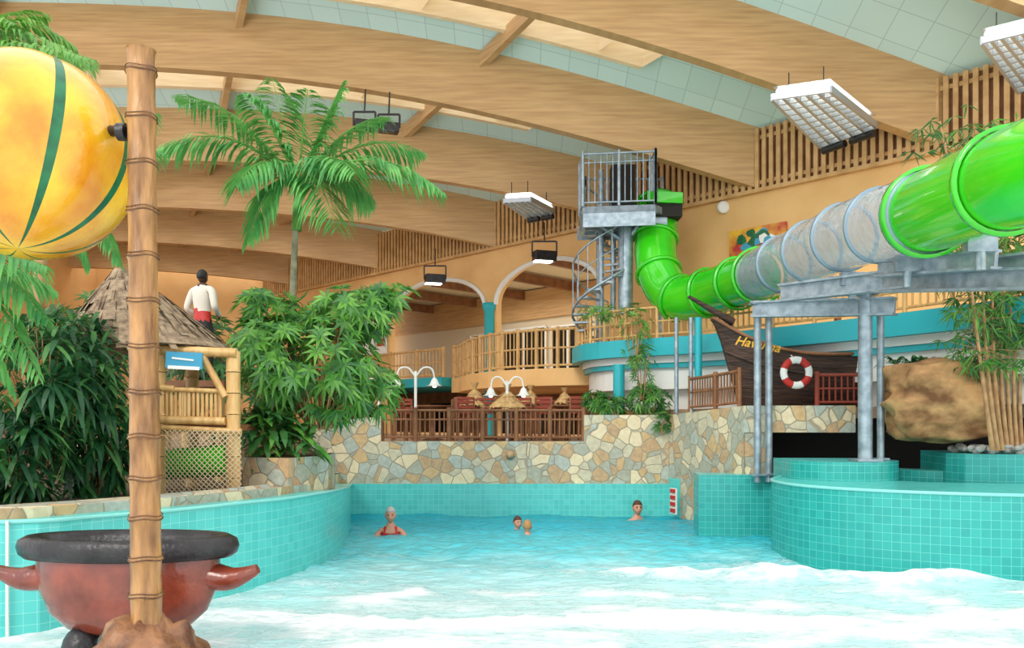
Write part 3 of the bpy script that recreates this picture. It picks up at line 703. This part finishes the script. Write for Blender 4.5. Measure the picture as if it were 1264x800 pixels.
# ---------------- slide tower
tw=M('slide_tower',[m_steel,m_green,m_dark])
D=17.4; z0=P(0,266,D).z; xl=P(716,0,D).x; xr=P(800,0,D).x
tw.prism([(xl,16.7),(xr,16.5),(xr+.5,17.2),(xr+.5,18.4),(xl+.2,18.4),(xl-.02,17.5)],z0-.14,z0,0)
tw.prism([(xl,16.7),(xr,16.5),(xr,16.56),(xl,16.76)],z0-.42,z0,0)
tw.prism([(xl,16.7),(xl+.06,16.7),(xl+.08,17.5),(xl,17.5)],z0-.42,z0,0)
for k in range(4): tw.bar((xl,16.85+k*.45,z0-.25),(xr+.3,16.85+k*.45,z0-.25),.06,.2,0)
pth=[(xl+.2,18.4,z0),(xl,17.5,z0),(xl,16.7,z0),((xl+xr)/2,16.6,z0),(xr,16.5,z0)]
rail(tw,pth,1.08,.11,.016,0,mid=.9,postr=.035)
rail(tw,[(xr+.5,18.4,z0),(xl+.2,18.4,z0)],1.08,.11,.016,0,postr=.035)
rail(tw,[(xr,16.5,z0+.0),(xr+.0,17.0,z0)],1.08,.11,.016,0,postr=.035)
tw.box(((xl+xr)/2+.2,17.6,z0+.55),(.5,.4,1.1),2)
tw.tube([P(772,388,17.2),P(772,262,17.2)],.16,20,0)
tw.tube([P(757,388,17.5),P(757,250,17.5)],.06,12,0)
for a,b in(((716,262),(772,300)),((800,262),(772,300))): tw.tube([P(*a,17.0),P(*b,17.2)],.05,8,0)
for x,y in((xl+.5,18.1),(xr+.4,18.2)): tw.tube([(x,y,3.45),(x,y,z0)],.08,12,0)
cx_,cy_=P(742,0,17.5).x,17.5
tw.tube([(cx_,cy_,3.45),(cx_,cy_,z0+1)],.06,10,0)
n_=18; prev=None
for k in range(n_):
    a=k*.42+1.2; z=3.5+(z0-3.5)*k/n_; p=Vector((cx_,cy_,z)); e=p+Vector((math.cos(a)*.62,math.sin(a)*.62,0)); e2=p+Vector((math.cos(a+.42)*.62,math.sin(a+.42)*.62,0))
    tw.add([p+Vector((0,0,.02)),e+Vector((0,0,.02)),e2+Vector((0,0,.02)),p-Vector((0,0,.02)),e-Vector((0,0,.02)),e2-Vector((0,0,.02))],[(0,1,2),(5,4,3),(1,4,5,2),(0,3,4,1),(2,5,3,0)],0)
    tw.tube([e,e+Vector((0,0,.95))],.012,5,0)
    if prev is not None: tw.tube([prev+Vector((0,0,.95)),e+Vector((0,0,.95))],.022,6,0); tw.tube([prev+Vector((0,0,-.05)),e+Vector((0,0,-.05))],.03,6,0); tw.tube([prev+Vector((0,0,.5)),e+Vector((0,0,.5))],.012,6,0)
    prev=e
tw.prism([(xr-.15,16.6),(xr+.6,16.7),(xr+.6,17.9),(xr-.15,17.9)],z0+.08,z0+.3,1)
tw.box((xr+.25,17.3,z0-.05),(.7,1.1,.26),2)
tw.done()
# ---------------- slide
sr=.44
sp1=smooth([P(812,254,17.6),P(811,280,17.35),P(809,310,17.1),P(816,345,16.7),P(838,368,16.2),P(880,360,15.3),P(937,340,13.9)],8)
sp2=smooth([P(937,340,13.9),P(985,318,12.4),P(1050,290,10.7),P(1145,262,8.85)],10)
sp3=smooth([P(1145,262,8.85),P(1205,238,7.75),P(1290,206,6.7),P(1420,160,5.8)],8)
ws_=M('water_slide',[m_green,m_clear,m_steel,m_ring])
ws_.tube(sp1,sr,28,0,False); ws_.tube(sp2,sr,32,1,False); ws_.tube(sp3,sr,32,0,False)
def flange(p,t,r,mi,w=.035):
    t=t.normalized(); ws_.tube([p-t*w,p-t*w*.99,p+t*w*.99,p+t*w],[r*.92,r,r,r*.92],32,mi,False)
def flanges(path,step,r,mi,w=.035):
    L=0
    for i in range(1,len(path)):
        L+=(path[i]-path[i-1]).length
        if L>=step: flange(path[i],path[i]-path[i-1],r,mi,w); L=0
flange(sp1[0],sp1[1]-sp1[0],sr+.06,0); flanges(sp1,.85,sr+.05,0); flanges(sp2,.95,sr+.03,3,.02); flanges(sp3,1.6,sr+.05,0)
flange(sp2[0],sp2[1]-sp2[0],sr+.06,0,.03); flange(sp3[0],sp3[1]-sp3[0],sr+.06,0,.06)
ws_.done()
ss=M('slide_support',[m_steel])
def ib(a,b,w=.18,h=.22):
    a=Vector(a);b=Vector(b); ss.bar(a+Vector((0,0,h/2)),b+Vector((0,0,h/2)),w,.03); ss.bar(a-Vector((0,0,h/2)),b-Vector((0,0,h/2)),w,.03); ss.bar(a,b,.05,h)
ib(P(965,362,11.6),P(1270,326,8.6)); ib(P(1030,352,11.0),P(1275,344,8.2),.2,.2); ib(P(930,382,12.6),P(1105,378,11.0)); 
ib(P(1085,332,9.9),P(1230,320,8.4),.16,.18)
for px,d,yt,zb_,r in((935,12.6,375,.95,.055),(949,12.7,375,.95,.055),(1068,11.3,362,1.24,.095),(1087,11.6,375,1.24,.05),(1300,8.7,320,1.3,.1)):
    p=P(px,yt,d); ss.tube([(p.x,p.y,zb_-.1),p],r,18,0); ss.box((p.x,p.y,p.z),(r*4,r*4,.03)); ss.box((p.x,p.y,zb_+.02),(r*3.6,r*3.6,.03))
for (a,da) in((985,12.2),(1052,10.65),(1120,9.3),(1210,8.1)):
    y=318-(a-985)*.38; p=P(a,y,da); ss.bar(p+Vector((0,0,-sr-.03)),p+Vector((0,0,-sr-.2)),.3,.1); ss.tube([p+Vector((0,0,-sr-.02)),p+Vector((0,0,-sr-.38))],.05,10)
ss.done()

# ---------------- pirate ship
sh=M('pirate_ship',[m_hull,m_brown,m_gold,m_chair])
d=13.6; N=18; rings=[]
for k in range(N+1):
    u=k/N; xt=P(888,0,d).x+(P(1065,0,d).x-P(888,0,d).x)*u; xbm=P(922,0,d).x+(P(1065,0,d).x-P(922,0,d).x)*u
    yt=388+50*(1-(1-min(1,u/.75))**2.2) - (0 if u<.8 else 6*(u-.8)); zt_=P(0,yt,d).z; zb_=2.03
    hb_=.62*min(1,(u*1.6+.02))**.6; ring=[]
    for j in range(9):
        t=j/8; z=zt_+(zb_-zt_)*t; x=xt+(xbm-xt)*t**.8; y=d+.5-hb_*(1-.55*t**2.2); ring.append((x,y,z))
    for j in range(8,-1,-1):
        t=j/8; z=zt_+(zb_-zt_)*t; x=xt+(xbm-xt)*t**.8; y=d+.5+hb_*(1-.55*t**2.2); ring.append((x,y,z))
    rings.append(ring)
vs=[p for r_ in rings for p in r_]; n_=18
sh.add(vs,[(k*n_+j,k*n_+j+1,(k+1)*n_+j+1,(k+1)*n_+j) for k in range(N) for j in range(n_-1)]+[tuple(range(n_)),tuple(range(N*n_,N*n_+n_))[::-1]],0)
for t in(0,3,):
    sh.tube([Vector(r_[t])+Vector((0,-.02,0)) for r_ in rings],.03,6,1 if t==0 else 0)
for t in(1,2,4,5,6,7): sh.tube([Vector(r_[t])+Vector((0,-.002,0)) for r_ in rings],.009,5,0)
sh.tube([Vector(r_[-1]) for r_ in rings],.035,6,1)
sh.tube([P(850,366,13.9),P(905,398,14.0)],[.03,.07],10,0)
sh.tube([P(1034,450,14.0),P(1034,385,14.0)],.06,12,1)
rail(sh,[(P(1008,0,13.2).x,13.18,2.03),(P(1060,0,13.2).x,13.15,2.03)],.52,.09,.02,3,mid=.3)
so=sh.done()
tx=bpy.data.curves.new('ship_name','FONT'); tx.body='Havanna'; tx.size=.21; tx.extrude=.008; tx.align_x='CENTER'; tx.shear=.3; tx.offset=.003
to=bpy.data.objects.new('tmp',tx); S.collection.objects.link(to); dg=bpy.context.evaluated_depsgraph_get(); tm=bpy.data.meshes.new_from_object(to.evaluated_get(dg)); bpy.data.objects.remove(to)
tm.materials.clear(); tm.materials.append(m_gold); to=bpy.data.objects.new('ship_name',tm); S.collection.objects.link(to); to.parent=so
to.matrix_world=Matrix.Translation(P(934,430,13.3))@Matrix.Rotation(math.radians(-14),4,'Z')@Matrix.Rotation(math.radians(12),4,'Y')@Matrix.Rotation(math.radians(90),4,'X')
lr=M('life_ring',[m_white,m_red]); c=P(983,460,13.05); RR=.205; 
vs=[];sg1=40;sg2=12
for i in range(sg1):
    a=2*math.pi*i/sg1
    for j in range(sg2):
        b=2*math.pi*j/sg2; r=RR+.058*math.cos(b); vs.append(c+Vector((r*math.cos(a),.045*math.sin(b),r*math.sin(a))))
for i in range(sg1):
    lr.f+= [[i*sg2+j,i*sg2+(j+1)%sg2,((i+1)%sg1)*sg2+(j+1)%sg2,((i+1)%sg1)*sg2+j] for j in range(sg2)]
    lr.m+=[1 if (i%10) in(3,4,5,6,7) else 0]*sg2; lr.s+=[True]*sg2; lr.uv+=[None]*sg2
lr.v=[tuple(v) for v in vs]; lr.tube([c+Vector((0,.02,.2)),c+Vector((0,.25,.3))],.01,6,0); lr.done()
wf=M('deck_fence',[m_brown]); rail(wf,[(P(852,0,15).x,15.0,1.98),(P(885,0,14).x,14.1,2.0),(P(915,0,13.3).x,13.4,2.03)],.6,.09,.02,0,mid=.35,postr=.04); wf.done()
# rock: ledged outcrop
rk=M('rock_formation',[m_rock]); rc=P(1160,495,11.4)
def rw(q):
    r=(.8,.5,.62); k=Vector((q.x/r[0],q.y/r[1],q.z/r[2])); L=max(abs(k.x),abs(k.y),abs(k.z),1e-6); k2=k*(.35+.65/L)*.94
    f=1+.15*noise.fractal(Vector((k.x*1.5+5,k.y*1.5,k.z*2.4)),1,2,5)-.10*abs(math.sin(k.z*6+2*noise.noise(k*1.3)))
    if k2.z>0: f2=1
    else: f2=1-.12*abs(k2.z)
    return Vector((k2.x*r[0]*f*f2,k2.y*r[1]*f*f2,k2.z*r[2]*(1+.1*noise.noise(k*2))))
rk.ball(rc,(.8,.5,.62),0,90,warp=rw)
rk.v=[(x,y,max(z,P(0,548,11.4).z+.12*abs(noise.noise(Vector((x*3,y*3,0)))))) for x,y,z in rk.v]; rk.done()

# ---------------- lamps & spots
def fixture(pts):
    m=M('ceiling_light',[m_grille,m_lamp,m_black]); a,b,c,d_=[Vector(p) for p in pts]
    L=lambda u,v:(a*(1-u)+b*u)*(1-v)+(d_*(1-u)+c*u)*v
    up=Vector((0,0,.12))
    for u in np.linspace(0,1,6): m.bar(L(u,0),L(u,1),.05,.12,0)
    for v in np.linspace(0,1,11): m.bar(L(0,v),L(1,v),.04,.1,0)
    for u in(.1,.3,.5,.7,.9): m.tube([L(u,.02)+up*.9,L(u,.98)+up*.9],.05,6,1)
    m.add([L(0,0)+up*1.4,L(1,0)+up*1.4,L(1,1)+up*1.4,L(0,1)+up*1.4],[(0,1,2,3)],0)
    for q in(L(.2,.1),L(.8,.1),L(.2,.9),L(.8,.9)): m.tube([q+up,q+up+Vector((0,0,.35))],.01,4,2)
    m.tube([L(.05,1.02)-up*.9,L(.45,1.02)-up*.9],.07,8,2); m.tube([L(.55,1.02)-up*.9,L(.95,1.02)-up*.9],.07,8,2)
    m.done()
fixture([PZ(953,120,7.15),PZ(1025,110,7.15),PZ(1082,155,7.15),PZ(1012,180,7.15)])
fixture([PZ(1212,50,7.4),PZ(1275,35,7.4),PZ(1330,90,7.4),PZ(1262,118,7.4)])
fixture([PZ(622,248,6.95),PZ(655,246,6.95),PZ(684,261,6.95),PZ(650,267,6.95)])
def spot(px,py,d,sc,lit):
    m=M('spotlight',[m_black,m_lamp if lit else m_win,m_steel]); c=P(px,py,d)
    m.box(c,(.5*sc,.3*sc,.24*sc),0,.3); m.box(c+Vector((-.04,-.1*sc,-.13*sc)),(.42*sc,.2*sc,.04),1,.3)
    m.bar(c+Vector((-.28*sc,0,0)),c+Vector((-.28*sc,0,.35*sc)),.04,.04,0); m.bar(c+Vector((.28*sc,0,0)),c+Vector((.28*sc,0,.35*sc)),.04,.04,0); m.bar(c+Vector((-.28*sc,0,.35*sc)),c+Vector((.28*sc,0,.35*sc)),.04,.04,0)
    m.tube([c+Vector((0,0,.35*sc)),c+Vector((0,.1,.35*sc+.5))],.02,6,0); m.done(bevel=.02)
spot(450,155,16.6,.8,False); spot(480,158,16.8,.8,False); spot(672,317,20.4,1.1,True); spot(537,345,23,1.1,True)

# ---------------- vegetation
pm=M('palm_tree',[L3,m_trunk,L1]); dP=11.5
cr=P(368,232,dP)
pm.tube(smooth([P(350,575,dP),P(358,470,dP),P(362,350,dP),P(366,250,dP)],5),[.07-.032*k/15 for k in range(16)],12,1)
pm.tube([P(366,285,dP),cr],[.075,.05],12,2)
fr_=[((195,185,11.2),1.0),((215,120,11.9),.85),((290,230,10.6),.8),((305,300,11),.95),((335,95,12.4),.1),((425,100,11.8),.1),((550,240,11.2),1.05),((525,190,12.2),.85),((480,145,12.6),.6),((415,285,10.7),.9),((300,115,11),.4),((440,215,10.4),.7),((460,255,12),.9),((380,110,11.2),.1)]
for (a,ar) in fr_:
    tip=P(*a); mid=(cr+tip)/2+Vector((0,0,ar*.75+.1)); pm.frond(cr,mid,tip,44,.64,.042,0,2,.02,.75)
pm.done()
def whorls(name,centers,n,L,w,leaves,mt,stems=True,up=.3,mts=None,droop=.4):
    m=M(name,[mt,m_stem]+([mts] if mts else []))
    for c,r,nn in centers:
        base=Vector((c[0],c[1],c[2]-r[2]*1.1))
        for k in range(nn):
            while True:
                q=Vector((U(-1,1),U(-1,1),U(-1,1)))
                if .25<q.length<1: break
            p=Vector(c)+Vector((q.x*r[0],q.y*r[1],q.z*r[2]))
            if stems and k%5==0: m.tube([base+Vector((q.x*r[0]*.2,q.y*r[1]*.2,0)),base.lerp(p,.6)+Vector((0,0,.05)),p],[.014,.01,.005],5,1,False)
            ax=(q+Vector((0,-.2,up))).normalized(); a=ax.orthogonal().normalized(); b=ax.cross(a); a0=U(0,6.28)
            for j in range(leaves):
                t=a0+6.283*j/leaves; d=(a*math.cos(t)+b*math.sin(t))*.9+ax*.45
                mi=2 if mts and R()<.35 else 0
                if L>.3: m.leaf2(p,d.normalized(),L*U(.8,1.15),w,mi,droop)
                else: m.leaf(p,d,L*U(.8,1.2),w,mi,droop,ax)
    return m.done()
def cs(*a): return [(tuple(P(*x[:3])),(x[3]*x[2]/F,x[5],x[4]*x[2]/F),x[6]) for x in a]
whorls('schefflera_shrub',cs((395,455,11.2,78,68,.8,190),(430,385,11.4,62,32,.6,85),(335,440,11,46,62,.6,110),(480,366,11.5,36,14,.4,24),(445,475,11.5,50,36,.5,70),(325,380,11.3,40,22,.4,42)),0,.21,.055,8,L1,mts=L4)
whorls('broadleaf_plant',cs((330,530,10.9,34,26,.3,34),(366,545,11.0,26,14,.3,14)),0,.46,.1,5,L4,up=1.0,mts=L1)
whorls('lady_palm_shrub',cs((55,480,8.6,75,90,.7,120),(115,530,9.2,50,75,.6,90),(95,430,9.5,55,42,.5,50),(20,560,8.2,45,50,.4,40)),0,.38,.06,8,L2,mts=L4,up=.2,droop=.5)
ar=M('areca_palm',[L3,m_stem,L1]); b0=P(-90,330,6.6)
ar.tube([(b0.x,b0.y,.95),b0],.07,10,1)
for tip,k in(((60,330,6.4),.25),((62,400,6.6),.5),((50,470,6.5),.6),((20,490,6.9),.5),((70,360,7.2),.3),((10,440,6.3),.3)):
    t=P(*tip); ar.frond(b0,(b0+t)/2+Vector((0,0,k)),t,34,.36,.03,0,2,.012,.9)
b1=P(-60,60,8.2); ar.tube([P(-120,560,8.4),b1],.08,10,1)
for tip,k in(((118,85,8.2),.5),((95,60,8.6),.55),((60,20,8.8),.3),((20,30,8),.3),((120,75,7.8),.2)):
    t=P(*tip); ar.frond(b1,(b1+t)/2+Vector((0,0,k)),t,34,.42,.035,2,2,.014,.7)
for tip,k in(((196,140,8.6),.3),((205,190,8.8),.3),((150,330,8.8),.5),((110,330,9),.3)):
    t=P(*tip); ar.frond(P(60,210,8.8),(P(60,210,8.8)+t)/2+Vector((0,0,k)),t,34,.4,.035,0,2,.014,.8)
ar.tube([P(30,560,9.2),P(60,215,8.8)],.07,10,1)
ar.done()
whorls('background_greenery',cs((300,500,15,60,60,.8,60),(110,410,15,80,50,1,50),(250,440,14.6,50,60,.8,60)),0,.3,.07,8,L4,mts=L2)
whorls('terrace_hedge',cs((750,500,15.9,30,13,.15,60),(800,492,16.0,28,18,.2,60),(735,492,16,15,10,.15,25),(818,520,15.5,10,14,.1,14)),0,.16,.045,7,L4,mts=L1)
whorls('hanging_vine',cs((785,410,16.2,20,42,.2,42),(792,455,15.9,16,35,.2,32),(745,385,16.6,35,10,.2,25)),0,.15,.035,6,L1,mts=L4)
bmb=M('bamboo_plant',[L4,m_stem,L1])
for k in range(7):
    a=P(1225+k*6,556,10.6+.1*k);q=P(1208+k*9,430,10.6+.1*k); t=P(1185+k*20,U(170,260),10.4+.15*k)
    pts=smooth([a,q,t],6); bmb.tube(pts,[.035-.028*i/12 for i in range(13)],7,1)
    for i in range(6,13):
        for j in range(11):
            p=pts[i]+Vector((U(-.4,.45),U(-.35,.35),U(-.3,.35))); bmb.tube([pts[i],p],.004,3,1,False)
            for z in range(6): bmb.leaf(p,Vector((U(-1,1),U(-1,1),U(-.9,.3))),U(.16,.26),.026,0 if R()<.6 else 2,.4)
pts=smooth([P(1240,556,10.9),P(1205,420,10.9),P(1180,250,11.0),P(1160,150,11)],5)
for i in range(9,16):
    for j in range(7):
        p=pts[i]+Vector((U(-.4,.4),U(-.3,.3),U(-.25,.25)))
        for z in range(5): bmb.leaf(p,Vector((U(-1,1),U(-1,1),U(-.9,.3))),U(.16,.24),.026,0,.4)
bmb.tube(pts,.018,6,1); bmb.done()
dr=M('dracaena_plants',[L4,L2])
for px in(1105,1125,1180,1190,1140):
    b=P(px,450,12.3)
    for j in range(22):
        a=U(0,6.28); dr.leaf2(b,Vector((math.cos(a),math.sin(a),U(.3,1.2))).normalized(),U(.3,.45),.045,j%2,.7)
dr.done()

# ---------------- light
w=bpy.data.worlds.new('World'); S.world=w; w.use_nodes=True; bg=w.node_tree.nodes['Background']; bg.inputs[0].default_value=(.97,.98,1,1); bg.inputs[1].default_value=1.85
def area(name,loc,rot,size,e,c=(1,.95,.86)):
    l_=bpy.data.lights.new(name,'AREA'); l_.shape='RECTANGLE'; l_.size=size[0]; l_.size_y=size[1]; l_.energy=e; l_.color=c
    o=bpy.data.objects.new(name,l_); S.collection.objects.link(o); o.location=loc; o.rotation_euler=rot
c=W(12,6.0,2.3); area('interior_fill',c,(0,0,math.radians(-45)),(8,2),170)  # added fill light, brightens the room behind the arches; no actual fitting
area('undercroft_fill',W(12,2.55,1.5),(0,0,math.radians(-45)),(8,2),50)  # extra fill added below the balcony floor, not a real lamp
s_=bpy.data.lights.new('sun','SUN'); s_.energy=1.4; s_.angle=.35; s_.color=(1,.95,.86); so_=bpy.data.objects.new('sun',s_); S.collection.objects.link(so_)
so_.rotation_euler=Vector((.45,1.0,-.75)).to_track_quat('-Z','Y').to_euler()

cam=bpy.data.cameras.new('camera'); co=bpy.data.objects.new('camera',cam); S.collection.objects.link(co)
co.location=(0,0,H); co.rotation_euler=(math.radians(90),0,0); cam.sensor_width=36; cam.sensor_fit='HORIZONTAL'; cam.lens=36*F/1264; cam.shift_y=(HY-400)/1264; cam.clip_end=200
S.camera=co
